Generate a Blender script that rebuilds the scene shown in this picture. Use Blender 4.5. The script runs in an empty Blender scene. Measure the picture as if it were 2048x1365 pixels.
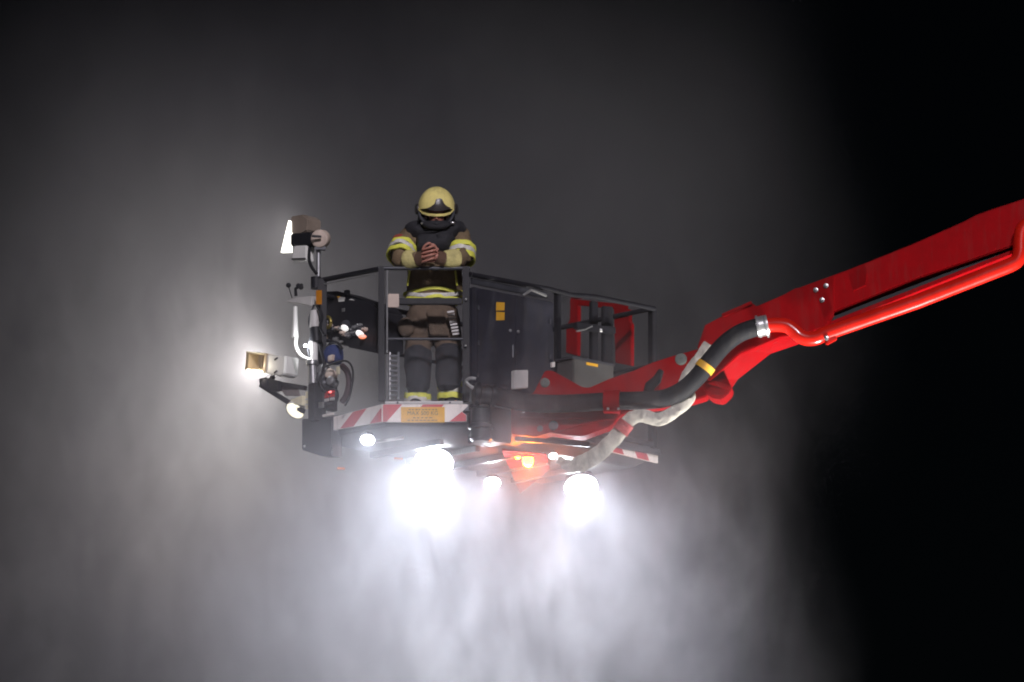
import bpy, bmesh, math, random
from mathutils import Vector, Matrix, noise
random.seed(7)
sc = bpy.context.scene
C = sc.collection
R_ = math.radians
V = Vector

# ------------------------------------------------------------------ camera, sky, sun, exposure
ELEV = R_(12); FPX = 9840.0; CAMZ = 1.7            # a 173 mm lens, tilted up at the platform 40 m away
cE, sE = math.cos(ELEV), math.sin(ELEV)
cam = bpy.data.cameras.new('camera'); cam_o = bpy.data.objects.new('camera', cam); C.objects.link(cam_o)
cam.sensor_width = 36; cam.lens = FPX / 2048 * 36; cam.clip_start = .1; cam.clip_end = 2000
cam_o.location = (0, 0, CAMZ); cam_o.rotation_euler = (R_(90) + ELEV, 0, 0); sc.camera = cam_o

SUN_ELEV, SUN_AZ = R_(26), R_(171)                  # weak low light from behind the photographer
w = bpy.data.worlds.new('World'); sc.world = w; w.use_nodes = True
wn = w.node_tree
sky = wn.nodes.new('ShaderNodeTexSky'); sky.sky_type = 'NISHITA'; sky.sun_disc = False
sky.sun_elevation = SUN_ELEV; sky.sun_rotation = SUN_AZ
bg = wn.nodes['Background']; bg.inputs[1].default_value = .0002
wn.links.new(sky.outputs[0], bg.inputs[0])
sun = bpy.data.lights.new('sun', 'SUN'); sun.energy = 2.1; sun.angle = R_(5); sun.color = (.98, .92, 1)
sun_o = bpy.data.objects.new('sun', sun); C.objects.link(sun_o)
sd = V((math.sin(SUN_AZ) * math.cos(SUN_ELEV), math.cos(SUN_AZ) * math.cos(SUN_ELEV), math.sin(SUN_ELEV)))
sun_o.rotation_euler = (-sd).to_track_quat('-Z', 'Y').to_euler(); sun_o.location = (0, 0, 30)

vs_ = sc.view_settings
vs_.view_transform = 'Standard'; vs_.look = 'None'; vs_.gamma = 1; vs_.use_curve_mapping = False
vs_.exposure = 0
cy = sc.cycles
cy.use_denoising = True; cy.use_adaptive_sampling = True; cy.adaptive_threshold = .02; cy.adaptive_min_samples = 48
cy.volume_bounces = 0; cy.volume_step_rate = 3.2; cy.volume_max_steps = 48
cy.max_bounces = 3; cy.diffuse_bounces = 2; cy.glossy_bounces = 2; cy.transmission_bounces = 2
cy.sample_clamp_indirect = 4; cy.filter_width = 1.9

# ------------------------------------------------------------------ picture -> place helpers
def ray(px, py):
    u = (px - 1024) / FPX; v = (682.5 - py) / FPX
    return V((u, cE - v * sE, sE + v * cE))
CAM = V((0, 0, CAMZ))
def at(px, py, Y):
    d = ray(px, py); return CAM + d * (Y / d.y)
def hit(px, py, p0, n):
    d = ray(px, py); return CAM + d * ((p0 - CAM).dot(n) / d.dot(n))
def pix(p):                                        # metres per picture pixel there
    return (p - CAM).length / FPX
ZF = 9.68; ZR = 10.827                             # deck level, top of railing
FL = V((-1.08, 40, ZF)); FR = V((-.352, 40, ZF)); RC = V((1.225, 41.577, ZF)); BC = V((.34, 42.462, ZF)); LC = V((-1.60, 40.52, ZF))
AX = V((1, 1, 0)).normalized(); BX = V((-1, 1, 0)).normalized()
NR = V((1, -1, 0)).normalized(); NL = V((-1, -1, 0)).normalized(); NF = V((0, -1, 0))
UP = V((0, 0, 1))
def onF(px, py, off=0.0): return hit(px, py, FL + NF * off, NF)
def onR(px, py, off=0.0): return hit(px, py, FR + NR * off, NR)
def onL(px, py, off=0.0): return hit(px, py, FL + NL * off, NL)
def onBL(px, py, off=0.0): return hit(px, py, LC + NR * off, NR)   # plane of the rear-left side
def onBR(px, py, off=0.0): return hit(px, py, RC + NL * off, NL)   # plane of the rear-right side
NA = V((-.12, -1, 0)).normalized(); PA = V((.3, 40.0, 10))
def onA(px, py, off=0.0): return hit(px, py, PA + NA * off, NA)    # near side of the boom
def onZ(px, py, z): return hit(px, py, V((0, 0, z)), UP)

# ------------------------------------------------------------------ materials
MATS = {}
def mat(name, col, rough=.5, metal=0.0, var=.18, scale=6.0, bump=0.0, bscale=60.0, coat=0.0, sheen=0.0, dirt=0.0, spec=.5):
    if name in MATS: return MATS[name]
    m = bpy.data.materials.new(name); m.use_nodes = True
    nt = m.node_tree; b = nt.nodes['Principled BSDF']
    tc = nt.nodes.new('ShaderNodeTexCoord')
    n = nt.nodes.new('ShaderNodeTexNoise'); n.inputs['Scale'].default_value = scale; n.inputs['Detail'].default_value = 6; n.inputs['Roughness'].default_value = .65
    nt.links.new(tc.outputs['Object'], n.inputs['Vector'])
    r = nt.nodes.new('ShaderNodeValToRGB')
    r.color_ramp.elements[0].position = .3; r.color_ramp.elements[1].position = .7
    r.color_ramp.elements[0].color = tuple(c * (1 - var) for c in col) + (1,)
    r.color_ramp.elements[1].color = tuple(min(1, c * (1 + var)) for c in col) + (1,)
    nt.links.new(n.outputs[0], r.inputs[0])
    src = r.outputs[0]
    if dirt:
        mp = nt.nodes.new('ShaderNodeMapping'); mp.inputs['Scale'].default_value = (9, 9, 1.4)
        nt.links.new(tc.outputs['Object'], mp.inputs[0])
        n2 = nt.nodes.new('ShaderNodeTexNoise'); n2.inputs['Scale'].default_value = 2.2; n2.inputs['Detail'].default_value = 8
        nt.links.new(mp.outputs[0], n2.inputs['Vector'])
        r2 = nt.nodes.new('ShaderNodeValToRGB'); r2.color_ramp.elements[0].position = .5; r2.color_ramp.elements[1].position = .72
        r2.color_ramp.elements[0].color = (0, 0, 0, 1); r2.color_ramp.elements[1].color = (dirt, dirt, dirt, 1)
        nt.links.new(n2.outputs[0], r2.inputs[0])
        mx = nt.nodes.new('ShaderNodeMix'); mx.data_type = 'RGBA'
        nt.links.new(r2.outputs[0], mx.inputs[0]); nt.links.new(src, mx.inputs[6]); mx.inputs[7].default_value = (.05, .045, .04, 1)
        src = mx.outputs[2]
    nt.links.new(src, b.inputs['Base Color'])
    mr = nt.nodes.new('ShaderNodeMapRange'); mr.inputs[3].default_value = max(0, rough - .1); mr.inputs[4].default_value = min(1, rough + .1)
    nt.links.new(n.outputs[0], mr.inputs[0]); nt.links.new(mr.outputs[0], b.inputs['Roughness'])
    b.inputs['Metallic'].default_value = metal; b.inputs['Coat Weight'].default_value = coat; b.inputs['Sheen Weight'].default_value = sheen
    b.inputs['Specular IOR Level'].default_value = spec
    if bump:
        n3 = nt.nodes.new('ShaderNodeTexNoise'); n3.inputs['Scale'].default_value = bscale; n3.inputs['Detail'].default_value = 4
        nt.links.new(tc.outputs['Object'], n3.inputs['Vector'])
        bp = nt.nodes.new('ShaderNodeBump'); bp.inputs['Strength'].default_value = bump; bp.inputs['Distance'].default_value = .01
        nt.links.new(n3.outputs[0], bp.inputs['Height']); nt.links.new(bp.outputs[0], b.inputs['Normal'])
    MATS[name] = m; return m
def glow(name, col, strength):
    m = bpy.data.materials.new(name); m.use_nodes = True
    b = m.node_tree.nodes['Principled BSDF']
    b.inputs['Base Color'].default_value = (.8, .8, .8, 1); b.inputs['Emission Color'].default_value = col + (1,); b.inputs['Emission Strength'].default_value = strength
    m.cycles.emission_sampling = 'NONE'
    return m
BLACK = mat('black_paint', (.016, .016, .02), .5, dirt=.2, spec=.22)
BLUEBLK = mat('dark_panel', (.024, .024, .034), .55, dirt=.4, var=.3)
DGREY = mat('dark_grey_steel', (.06, .062, .072), .45, metal=.3)
GREY = mat('grey_steel', (.32, .32, .33), .4, metal=.55)
ALU = mat('aluminium', (.6, .6, .6), .33, metal=.8)
LGREY = mat('light_grey_paint', (.5, .48, .47), .5)
PIN = mat('dull_pin_steel', (.1, .11, .1), .65, metal=.2)
RED = mat('red_paint', (.22, .001, .003), .55, coat=0, spec=.04, dirt=.14, var=.12)
REDP = mat('red_pipe_paint', (.5, .012, .006), .25, coat=.4, var=.1)
RFOIL = mat('red_reflective_foil', (.52, .035, .05), .4, var=.12, dirt=.3)
WFOIL = mat('white_reflective_foil', (.78, .71, .67), .45, var=.09, dirt=.3)
YEL = mat('yellow_sticker', (.68, .36, .03), .5, var=.15)
ORANGE = mat('orange_sticker', (.6, .22, .01), .5)
INK = mat('sign_ink', (.1, .075, .03), .6)
RUBBER = mat('black_rubber', (.01, .01, .013), .75, spec=.25, dirt=.3, bump=.25)
CANVAS = mat('canvas_hose_jacket', (.5, .47, .41), .85, var=.22, scale=14, bump=.5, bscale=180, dirt=.35)
BEIGE = mat('beige_coating', (.56, .45, .38), .6, dirt=.2)
WHITE = mat('white_coating', (.78, .77, .74), .45, var=.06)
CREAM = mat('cream_reflector', (.72, .66, .48), .35)
BLUE = mat('blue_bag_fabric', (.02, .035, .13), .8, bump=.4)
BRASS = mat('brass', (.45, .36, .1), .3, metal=.8)
CHROME = mat('chrome', (.8, .8, .8), .08, metal=1, var=.03)
AMBERP = mat('amber_plastic', (.75, .2, .01), .2)
REDPL = mat('red_plastic', (.6, .02, .02), .2)
BROWN = mat('brown_reflector', (.26, .21, .17), .4)
SKIN = mat('skin', (.46, .2, .15), .5, var=.15, scale=30)
HAIR = mat('dark_hair', (.02, .015, .01), .7)
SUIT = mat('turnout_fabric', (.18, .125, .07), .9, var=.28, scale=11, bump=.6, bscale=90, dirt=.35)
SUITD = mat('dark_knee_fabric', (.03, .03, .036), .9, bump=.4, bscale=90)
VEST = mat('black_harness_fabric', (.014, .014, .018), .8, bump=.5, bscale=70)
FLUO = mat('fluorescent_yellow_tape', (.72, .72, .1), .6, var=.2, scale=20)
SILV = mat('silver_reflective_tape', (.62, .6, .55), .5, var=.25, scale=25)
HELM = mat('helmet_shell', (.84, .72, .26), .3, coat=.3, var=.14, scale=9, dirt=.3)
HELMD = mat('helmet_dark_trim', (.035, .03, .03), .35)
LENSW = glow('lit_white_lens', (.95, .98, 1), 60)
LENSS = glow('lit_small_lens', (.92, .97, 1), 26)
LENSY = glow('lit_warm_lens', (1, .86, .6), 9)
LENSA = glow('lit_amber_lens', (1, .26, .01), 30)
LENSR = glow('lit_red_diode', (1, .05, .03), 2)
ASPH = mat('asphalt', (.05, .05, .052), .85, var=.25, scale=2, bump=.4, bscale=30)

# ------------------------------------------------------------------ mesh helpers
class MB:
    def __init__(s): s.v = []; s.f = []
    def add(s, v, f):
        k = len(s.v); s.v += [tuple(p) for p in v]; s.f += [tuple(i + k for i in q) for q in f]; return s
    def box(s, c, h, ax=None):
        x, y, z = ax or (V((1, 0, 0)), V((0, 1, 0)), UP); c = V(c)
        p = [c + x * (h[0] * a) + y * (h[1] * b) + z * (h[2] * d) for a in (-1, 1) for b in (-1, 1) for d in (-1, 1)]
        return s.add(p, [(0, 1, 3, 2), (4, 6, 7, 5), (0, 4, 5, 1), (2, 3, 7, 6), (0, 2, 6, 4), (1, 5, 7, 3)])
    def prism(s, pts, off):                        # polygon pushed along a vector
        n = len(pts); off = V(off)
        return s.add(list(pts) + [V(p) + off for p in pts],
                     [tuple(range(n)), tuple(range(2 * n - 1, n - 1, -1))] + [(i, n + i, n + (i + 1) % n, (i + 1) % n) for i in range(n)])
    def bar(s, a, b, wd, ht=None, up=UP):
        a, b = V(a), V(b); d = (b - a).normalized(); x = d.cross(up)
        if x.length < 1e-3: x = d.cross(V((0, 1, 0)))
        x.normalize(); z = x.cross(d); ht = ht or wd
        return s.box((a + b) / 2, (wd / 2, (b - a).length / 2, ht / 2), (x, d, z))
    def tube(s, path, r, n=12, caps=True, r2=None, up=None):
        path = [V(p) for p in path]; m = len(path); rr = r if isinstance(r, (list, tuple)) else [r] * m
        tang = [(path[min(i + 1, m - 1)] - path[max(i - 1, 0)]).normalized() for i in range(m)]
        u = (up or (UP if abs(tang[0].z) < .9 else V((0, 1, 0))))
        x = (u - tang[0] * u.dot(tang[0])).normalized(); vs = []
        for i in range(m):
            x = (x - tang[i] * x.dot(tang[i])).normalized(); y = tang[i].cross(x)
            q = rr[i] if r2 is None else (r2[i] if isinstance(r2, (list, tuple)) else r2)
            for k in range(n):
                t = 2 * math.pi * k / n
                vs.append(path[i] + x * (math.cos(t) * rr[i]) + y * (math.sin(t) * q))
        fs = [(i * n + k, i * n + (k + 1) % n, (i + 1) * n + (k + 1) % n, (i + 1) * n + k) for i in range(m - 1) for k in range(n)]
        if caps: fs += [tuple(range(n - 1, -1, -1)), tuple(range((m - 1) * n, m * n))]
        return s.add(vs, fs)
    def lathe(s, o, axis, prof, n=24):             # prof: (distance along axis, radius)
        o = V(o); a = V(axis).normalized()
        x = a.cross(UP if abs(a.z) < .9 else V((0, 1, 0))).normalized(); y = a.cross(x)
        vs = [o + a * h + (x * math.cos(2 * math.pi * k / n) + y * math.sin(2 * math.pi * k / n)) * max(r, 1e-4) for h, r in prof for k in range(n)]
        m = len(prof)
        fs = [(i * n + k, i * n + (k + 1) % n, (i + 1) * n + (k + 1) % n, (i + 1) * n + k) for i in range(m - 1) for k in range(n)]
        fs += [tuple(range(n - 1, -1, -1)), tuple(range((m - 1) * n, m * n))]
        return s.add(vs, fs)
    def ball(s, c, r, n=16, m=10, rot=None):
        c = V(c); r = r if isinstance(r, (list, tuple)) else (r, r, r); vs = []
        for i in range(m + 1):
            ph = math.pi * i / m
            for k in range(n):
                t = 2 * math.pi * k / n
                p = V((r[0] * math.sin(ph) * math.cos(t), r[1] * math.sin(ph) * math.sin(t), r[2] * math.cos(ph)))
                if rot: p = rot @ p
                vs.append(c + p)
        return s.add(vs, [(i * n + k, (i + 1) * n + k, (i + 1) * n + (k + 1) % n, i * n + (k + 1) % n) for i in range(m) for k in range(n)])
    def build(s, name, m, parent=None, smooth=False, bevel=0.0, seg=2):
        me = bpy.data.meshes.new(name); me.from_pydata(s.v, [], s.f)
        bm = bmesh.new(); bm.from_mesh(me); bmesh.ops.remove_doubles(bm, verts=bm.verts, dist=1e-5)
        bmesh.ops.recalc_face_normals(bm, faces=bm.faces)
        if bevel:
            ed = [e for e in bm.edges if len(e.link_faces) == 2 and e.calc_face_angle(0) > R_(25)]
            bmesh.ops.bevel(bm, geom=ed, offset=bevel, segments=seg, affect='EDGES', clamp_overlap=True)
        bm.to_mesh(me); bm.free()
        return link(name, me, m, parent, smooth or bevel > 0)
def link(name, me, m, parent=None, smooth=False):
    if m and not me.materials: me.materials.append(m)
    if smooth:
        me.shade_smooth()
        me.set_sharp_from_angle(angle=R_(38))
    o = bpy.data.objects.new(name, me); C.objects.link(o)
    if parent:
        o.parent = parent
        if parent.type == 'EMPTY': o.matrix_parent_inverse = Matrix.Translation(-V(parent.location))
    return o
def thing(name, label, cat, loc, group=None):
    o = bpy.data.objects.new(name, None); C.objects.link(o); o.location = V(loc); o.empty_display_size = .1
    tag(o, label, cat, group); return o
def tag(o, label, cat, group=None):
    o['label'] = label; o['category'] = cat
    if group: o['group'] = group
    return o
def spot(name, p, d, watts, deg, blend=.6, col=(1, 1, 1), r=.05, parent=None):
    l = bpy.data.lights.new(name, 'SPOT'); l.energy = watts; l.spot_size = R_(deg); l.spot_blend = blend; l.color = col; l.shadow_soft_size = r
    o = bpy.data.objects.new(name, l); C.objects.link(o); o.location = p
    o.rotation_euler = V(d).to_track_quat('-Z', 'Y').to_euler()
    if parent: o.parent = parent; o.matrix_parent_inverse = Matrix.Translation(-V(parent.location))
    return o
def spline(pts, k=6):                              # Catmull-Rom through the points
    pts = [V(p) for p in pts]; q = [pts[0] * 2 - pts[1]] + pts + [pts[-1] * 2 - pts[-2]]; out = []
    for i in range(1, len(q) - 2):
        for j in range(k):
            t = j / k; a, b, c, d = q[i - 1:i + 3]
            out.append(.5 * (2 * b + (c - a) * t + (2 * a - 5 * b + 4 * c - d) * t * t + (3 * b - a - 3 * c + d) * t ** 3))
    out.append(pts[-1]); return out
def text(name, body, p, h, m, parent, ax, nrm, squeeze=1.0):
    cu = bpy.data.curves.new(name, 'FONT'); cu.body = body; cu.size = h; cu.align_x = 'CENTER'; cu.align_y = 'CENTER'; cu.extrude = .0008
    to = bpy.data.objects.new(name, cu); C.objects.link(to)
    me = bpy.data.meshes.new_from_object(to.evaluated_get(bpy.context.evaluated_depsgraph_get()))
    bpy.data.objects.remove(to)
    up = nrm.cross(ax).normalized()
    M = Matrix((ax * squeeze, up, nrm)).transposed().to_4x4(); M.translation = V(p); me.transform(M)
    me.materials.clear(); return link(name, me, m, parent)
def skin(name, joints, bones, m, parent=None, sub=2, wrinkle=0.0, wscale=8.0, root=0):
    # a continuous surface grown over joints [(pos, rx, ry)] and bones [(i, j)]
    me = bpy.data.meshes.new(name); me.from_pydata([tuple(j[0]) for j in joints], bones, [])
    o = bpy.data.objects.new(name, me); C.objects.link(o)
    md = o.modifiers.new('skin', 'SKIN'); md.use_smooth_shade = True
    sv = me.skin_vertices[0].data
    for i, j in enumerate(joints): sv[i].radius = (j[1], j[2] if len(j) > 2 else j[1]); sv[i].use_root = (i == root)
    ss = o.modifiers.new('sub', 'SUBSURF'); ss.levels = sub; ss.render_levels = sub
    dg = bpy.context.evaluated_depsgraph_get(); dg.update()
    new = bpy.data.meshes.new_from_object(o.evaluated_get(dg)); bpy.data.objects.remove(o)
    if wrinkle:
        for v in new.vertices:
            q = v.co * wscale
            v.co += v.normal * wrinkle * (noise.noise(q) + .6 * noise.noise(V((q.x * 1.2, q.y * 1.2, q.z * 3.1))))
    new.materials.clear(); new.name = name
    return link(name, new, m, parent, True)

# ------------------------------------------------------------------ the setting
g = MB().add([(-600, -300, 0), (600, -300, 0), (600, 900, 0), (-600, 900, 0)], [(0, 1, 2, 3)]).build('ground', ASPH); g['kind'] = 'structure'

# ------------------------------------------------------------------ rescue platform
plat = thing('rescue_platform', 'black railed rescue platform with red and white striped toe board, carrying the firefighter', 'rescue platform', (-.2, 41, ZF))
POLY = [FL, FR, RC, BC, LC]
MB().prism([p - UP * .03 for p in POLY], -UP * .04).build('floor_deck', DGREY, plat)
cen = sum(POLY, V()) / 5
def inset(p, d): q = V((p.x - cen.x, p.y - cen.y, 0)); return p - q.normalized() * d
hb = MB(); top = [inset(p, .03) - UP * .07 for p in POLY]; mid = [inset(p, .05) - UP * .19 for p in POLY]; bot = [inset(p, .2) - UP * .27 for p in POLY]
hb.add(top + mid + bot, [(0, 1, 2, 3, 4), (14, 13, 12, 11, 10)] + [(k + i, k + (i + 1) % 5, k + 5 + (i + 1) % 5, k + 5 + i) for k in (0, 5) for i in range(5)])
hb.build('underbody', mat('underbody_paint', (.1, .1, .105), .4, metal=.3, dirt=.3), plat, bevel=.008)
zb = ZF - .27
for k in range(5):                                  # channel ribs across the underbody
    a = inset(LC, .25) + AX * (.25 + .42 * k); b = a - BX * .85
    MB().bar(a - UP * .30, b - UP * .30, .05, .05).build('underbody_rib', DGREY, plat, bevel=.004)
def striped(face, n, nm, base, reds, y0=None):
    tb = MB().prism([face(*p, .012) for p in base], -n * .02).build('toe_board', WFOIL, plat)
    for r in reds: MB().prism([face(*p, .0135) for p in r], -n * .001).build('red_stripe', RFOIL, tb)
    return tb
striped(onL, NL, 'left', [(667, 834), (763.5, 809), (763.5, 844.5), (667, 860.5)],
        [[(706, 824.2), (733, 817.2), (707, 853.2), (680, 857.8)], [(739, 848.2), (763, 815), (763, 844)]])
frontb = striped(onF, NF, 'front', [(765.5, 809), (934, 809), (936, 812), (924, 824), (933, 831), (933, 843.5), (765.5, 844.5)],
        [[(765.8, 812), (768, 809.4), (804, 809.4), (773, 844.1), (765.8, 844.3)], [(846, 809.4), (888, 809.4), (857, 843.8), (815, 844)], [(899, 843.5), (923.5, 824), (932.5, 831.3), (932.5, 843.2)]])
striped(onR, NR, 'right', [(1215, 886), (1316, 909), (1316, 927), (1215, 902)],
        [[(1219, 887.4), (1242, 892.6), (1248, 909.8), (1225, 904)], [(1268, 898.6), (1292, 904), (1299, 922.4), (1275, 916.4)]])
MB().prism([onF(770, 803, .016), onF(926, 802, .016), onF(926, 808.5, .016), onF(770, 808.5, .016)], -NF * .03).build('toe_rail', LGREY, plat, bevel=.004)
for q in (795, 900): MB().lathe(onF(q, 805.6, .016), NF, [(0, .008), (.006, .008), (.009, .004)], 10).build('bolt', DGREY, plat)
MB().bar(onL(642, 833.5, .01), onL(667, 828, .01), .02, .02).build('toe_rail', WFOIL, plat)
MB().bar(onR(1130, 871, .02), onR(1318, 906, .02), .05, .05).build('side_sill', DGREY, plat, bevel=.006)
sg = MB().prism([onF(802, 814.5, .02), onF(889.5, 814.5, .02), onF(889.5, 845.5, .02), onF(802, 845.5, .02)], -NF * .003).build('warning_sign', YEL, plat)
sg['label'] = 'yellow load limit plate on the striped toe board'
XR = V((1, 0, 0))
text('lettering', 'MAX 500 KG', onF(845.5, 827, .0215), .047, INK, sg, XR, NF, .98)
for yy, x0, x1, kk in ((818.8, 817, 877, 9), (835.2, 826, 866, 5), (840.2, 815, 878, 8)):
    for j in range(kk):                             # fine print too small to read
        a = x0 + (x1 - x0) * j / kk; b = a + (x1 - x0) / kk * random.uniform(.55, .85)
        MB().prism([onF(a, yy, .021), onF(b, yy, .021), onF(b, yy + 1.6, .021), onF(a, yy + 1.6, .021)], -NF * .0008).build('fine_print', INK, sg)

def post(px, y0, y1, face, wd=.07, off=-.035, m=BLACK, name='rail_post'):
    return MB().bar(face(px, y0, off), face(px, y1, off), wd, wd).build(name, m, plat, bevel=.006)
post(763, 534, 803, onF, .052); post(932, 534, 803, onF, .058)
MB().tube([onF(774, 541, -.01), onF(774, 802, -.01)], .009, 8).build('gate_edge', GREY, plat, smooth=True)
MB().tube([onF(757, 537, -.03), onF(940, 537, -.03)], .017, 12).build('top_rail', DGREY, plat, smooth=True)
MB().prism([onF(775, 596, -.01), onF(924, 596, -.01), onF(924, 609, -.01), onF(775, 609, -.01)], -NF * .04).build('mid_rail', BLACK, plat, bevel=.006)
MB().tube([onF(772, 678.5, -.02), onF(927, 678.5, -.02)], .012, 10).build('lower_rail', DGREY, plat, smooth=True)
MB().prism([onF(776, 588, .01), onF(798, 588, .01), onF(798, 615, .01), onF(776, 615, .01)], -NF * .015).build('latch_plate', BEIGE, plat, bevel=.003)
for p in ((932, 599), (931, 692), (774, 704)): MB().ball(onF(*p, .012), .011, 10, 6).build('rivet', ALU, plat, smooth=True)
for k in range(9):                                  # small ladder bracket by the gate hinge
    y = 712 + k * 10
    MB().bar(onF(779, y, -.04), onF(796, y, -.04), .014, .014).build('hinge_rung', DGREY, plat)
MB().bar(onF(780, 705, -.05), onF(780, 800, -.05), .014, .014).build('hinge_bar', GREY, plat)
MB().bar(onF(797, 705, -.05), onF(797, 800, -.05), .016, .016).build('hinge_bar', DGREY, plat)
# side railings
MB().tube([onL(640, 561.5), onL(757, 538.5)], .022, 12).build('top_rail', BLACK, plat, smooth=True)
MB().tube([onL(648, 569, .015), onL(752, 548, .015)], .006, 8).build('rail_highlight', ALU, plat, smooth=True)  # bright metal tube added as the highlight under the top rail
MB().tube([onR(940, 549), onR(1100, 579), onR(1140, 590), onR(1165, 592), onR(1190, 594), onR(1309, 618)], .022, 12).build('top_rail', BLACK, plat, smooth=True)
MB().prism([onR(944, 556, -.01), onR(1095, 585, -.01), onR(1095, 597, -.01), onR(944, 568, -.01)], -NR * .02).build('rail_panel', DGREY, plat, bevel=.003)
MB().tube([onR(1046, 592, .03), onR(1062, 580, .05), onR(1078, 586, .05), onR(1092, 592, .03)], .012, 8).build('grab_handle', ALU, plat, smooth=True)
post(1305, 618, 895, onR, .06); post(1115, 586, 800, onR, .05)
rb = [V((p.x, p.y, ZR)) for p in (LC, BC, RC)]
MB().tube([rb[0] - UP * .12, rb[1] - UP * .12], .022, 10).build('top_rail', BLACK, plat, smooth=True)
MB().tube([rb[1], rb[2]], .022, 10).build('top_rail', BLACK, plat, smooth=True)
MB().tube([rb[1] - UP * .5, rb[2] - UP * .5], .016, 10).build('mid_rail', BLACK, plat, smooth=True)
MB().tube([rb[0] - UP * .5, rb[1] - UP * .5], .016, 10).build('mid_rail', BLACK, plat, smooth=True)
MB().bar(BC, BC + UP * (ZR - ZF), .06).build('rail_post', BLACK, plat, bevel=.006)
MB().bar(LC - UP * .02, LC + UP * (ZR - ZF + .02), .075).build('rail_post', BLACK, plat, bevel=.006)
# control cabinet in the right side
cab = MB().prism([onR(947, 574, .03), onR(1108, 605, .03), onR(1108, 802, .03), onR(947, 770, .03)], -NR * .12).build('control_cabinet', BLUEBLK, plat, bevel=.01)
for a, b in ((955, 1026), (1031, 1102)):
    dy = lambda x: (x - 947) * .193
    MB().prism([onR(a, 580 + dy(a), .034), onR(b, 580 + dy(b), .034), onR(b, 760 + dy(b), .034), onR(a, 760 + dy(a), .034)], -NR * .006).build('cabinet_door', BLUEBLK, cab, bevel=.003)
for x_ in (957, 1100):
    for y_ in (610, 680, 745):
        MB().tube([onR(x_, y_ + dy(x_), .042), onR(x_, y_ + 9 + dy(x_), .042)], .009, 8).build('hinge', DGREY, cab, smooth=True)
for x_, y_ in ((1020, 650), (1036, 652)): MB().lathe(onR(x_, y_ + 12, .036), NR, [(0, .014), (.01, .014), (.014, .008)], 10).build('latch', GREY, cab, smooth=True)
MB().bar(onR(1026, 690, .05), onR(1026, 716, .05), .012, .02).build('door_handle', DGREY, cab, bevel=.003)
for a, b in ((604.5, 621.5), (624, 641)):
    MB().prism([onR(993, a, .037), onR(1009.5, a + 1, .037), onR(1009, b - .3, .037), onR(992.5, b, .037)], -NR * .003).build('warning_sticker', YEL, cab)
MB().prism([onR(1030, 741, .09), onR(1057, 740, .09), onR(1057, 776, .09), onR(1030, 779, .09)], -NR * .05).build('junction_box', LGREY, plat, bevel=.006)
MB().prism([onR(1104, 725, .06), onR(1110, 724, .06), onR(1110, 734, .06), onR(1104, 735, .06)], -NR * .02).build('tag_plate', LGREY, plat)
# grey box on the right side
gb = thing('equipment_box', 'grey metal box with small yellow sticker behind the red jib', 'box', onR(1180, 775, .1))
q = [onR(1147, 714, .2), onR(1228, 730, .2), onR(1228, 790, .2), onR(1147, 774, .2)]
MB().prism(q, -NR * .2).build('body', mat('grey_box_paint', (.07, .07, .068), .55, dirt=.25), gb, bevel=.008)
MB().prism([onR(1145, 712, .205), onR(1230, 728, .205), onR(1230, 733, .205), onR(1145, 717, .205)], -NR * .21).build('lid', DGREY, gb, bevel=.003)
MB().prism([onR(1173, 724.5, .204), onR(1196, 729, .204), onR(1196, 734.5, .204), onR(1173, 730, .204)], -NR * .003).build('sticker', YEL, gb)
# red stretcher frame on the rear right corner
rf = thing('stretcher_frame', 'red upright frame panels standing inside the platform beside its right corner', 'stretcher frame', onBR(1200, 760))
MB().prism([onBR(1140, 596), onBR(1155, 600), onBR(1154, 712), onBR(1131, 706), onBR(1132, 652), onBR(1139, 640)], NL * -.05).build('upright_panel', RED, rf, bevel=.006)
MB().prism([onBR(1227, 612), onBR(1257, 619), onBR(1257, 642), onBR(1261, 648), onBR(1261, 732), onBR(1230, 726)], NL * -.05).build('upright_panel', RED, rf, bevel=.006)
MB().bar(onBR(1142, 604, -.02), onBR(1255, 616, -.02), .03, .05).build('top_bar', RED, rf, bevel=.005)
MB().prism([onBR(1141, 586), onBR(1158, 588), onBR(1166, 594), onBR(1141, 598)], NL * -.06).build('top_hook', RED, rf, bevel=.004)
for a, b, y0, y1 in ((1184, 1197, 602, 728), (1208, 1227, 612, 732)):
    MB().prism([onR(a, y0, -.25), onR(b, y0 + 2, -.25), onR(b, y1, -.25), onR(a, y1, -.25)], -NR * .04).build('seat_post', BLACK, plat, bevel=.006)
MB().tube([onR(1153, 663, -.2), onR(1170, 659.5, -.2), onR(1184, 653, -.2)], .008, 8).build('lever', ALU, plat, smooth=True)
MB().ball(onR(1201, 661, -.2), .02, 12, 8).build('lever_knob', ALU, plat, smooth=True)
MB().bar(onR(1150, 652, -.22), onR(1228, 662, -.22), .05, .06).build('seat_crossbar', BLACK, plat, bevel=.006)

# pedestal between platform and jib
ped = onR(966, 850, .16)
MB().lathe(onR(962, 884, .13), UP, [(0, .07), (.02, .09), (.1, .09), (.11, .105), (.14, .105), (.15, .085), (.27, .085), (.28, .1), (.31, .1), (.33, .06)], 24).build('pivot_pedestal', BLACK, plat, smooth=True)
MB().prism([onR(976, 812, .12), onR(1024, 820, .12), onR(1024, 888, .12), onR(976, 880, .12)], -NR * .25).build('pivot_bracket', BLUEBLK, plat, bevel=.01)
MB().bar(onF(946, 817, .05), onF(968, 815, .05), .025).build('pivot_lug', BEIGE, plat, bevel=.004)

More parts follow.
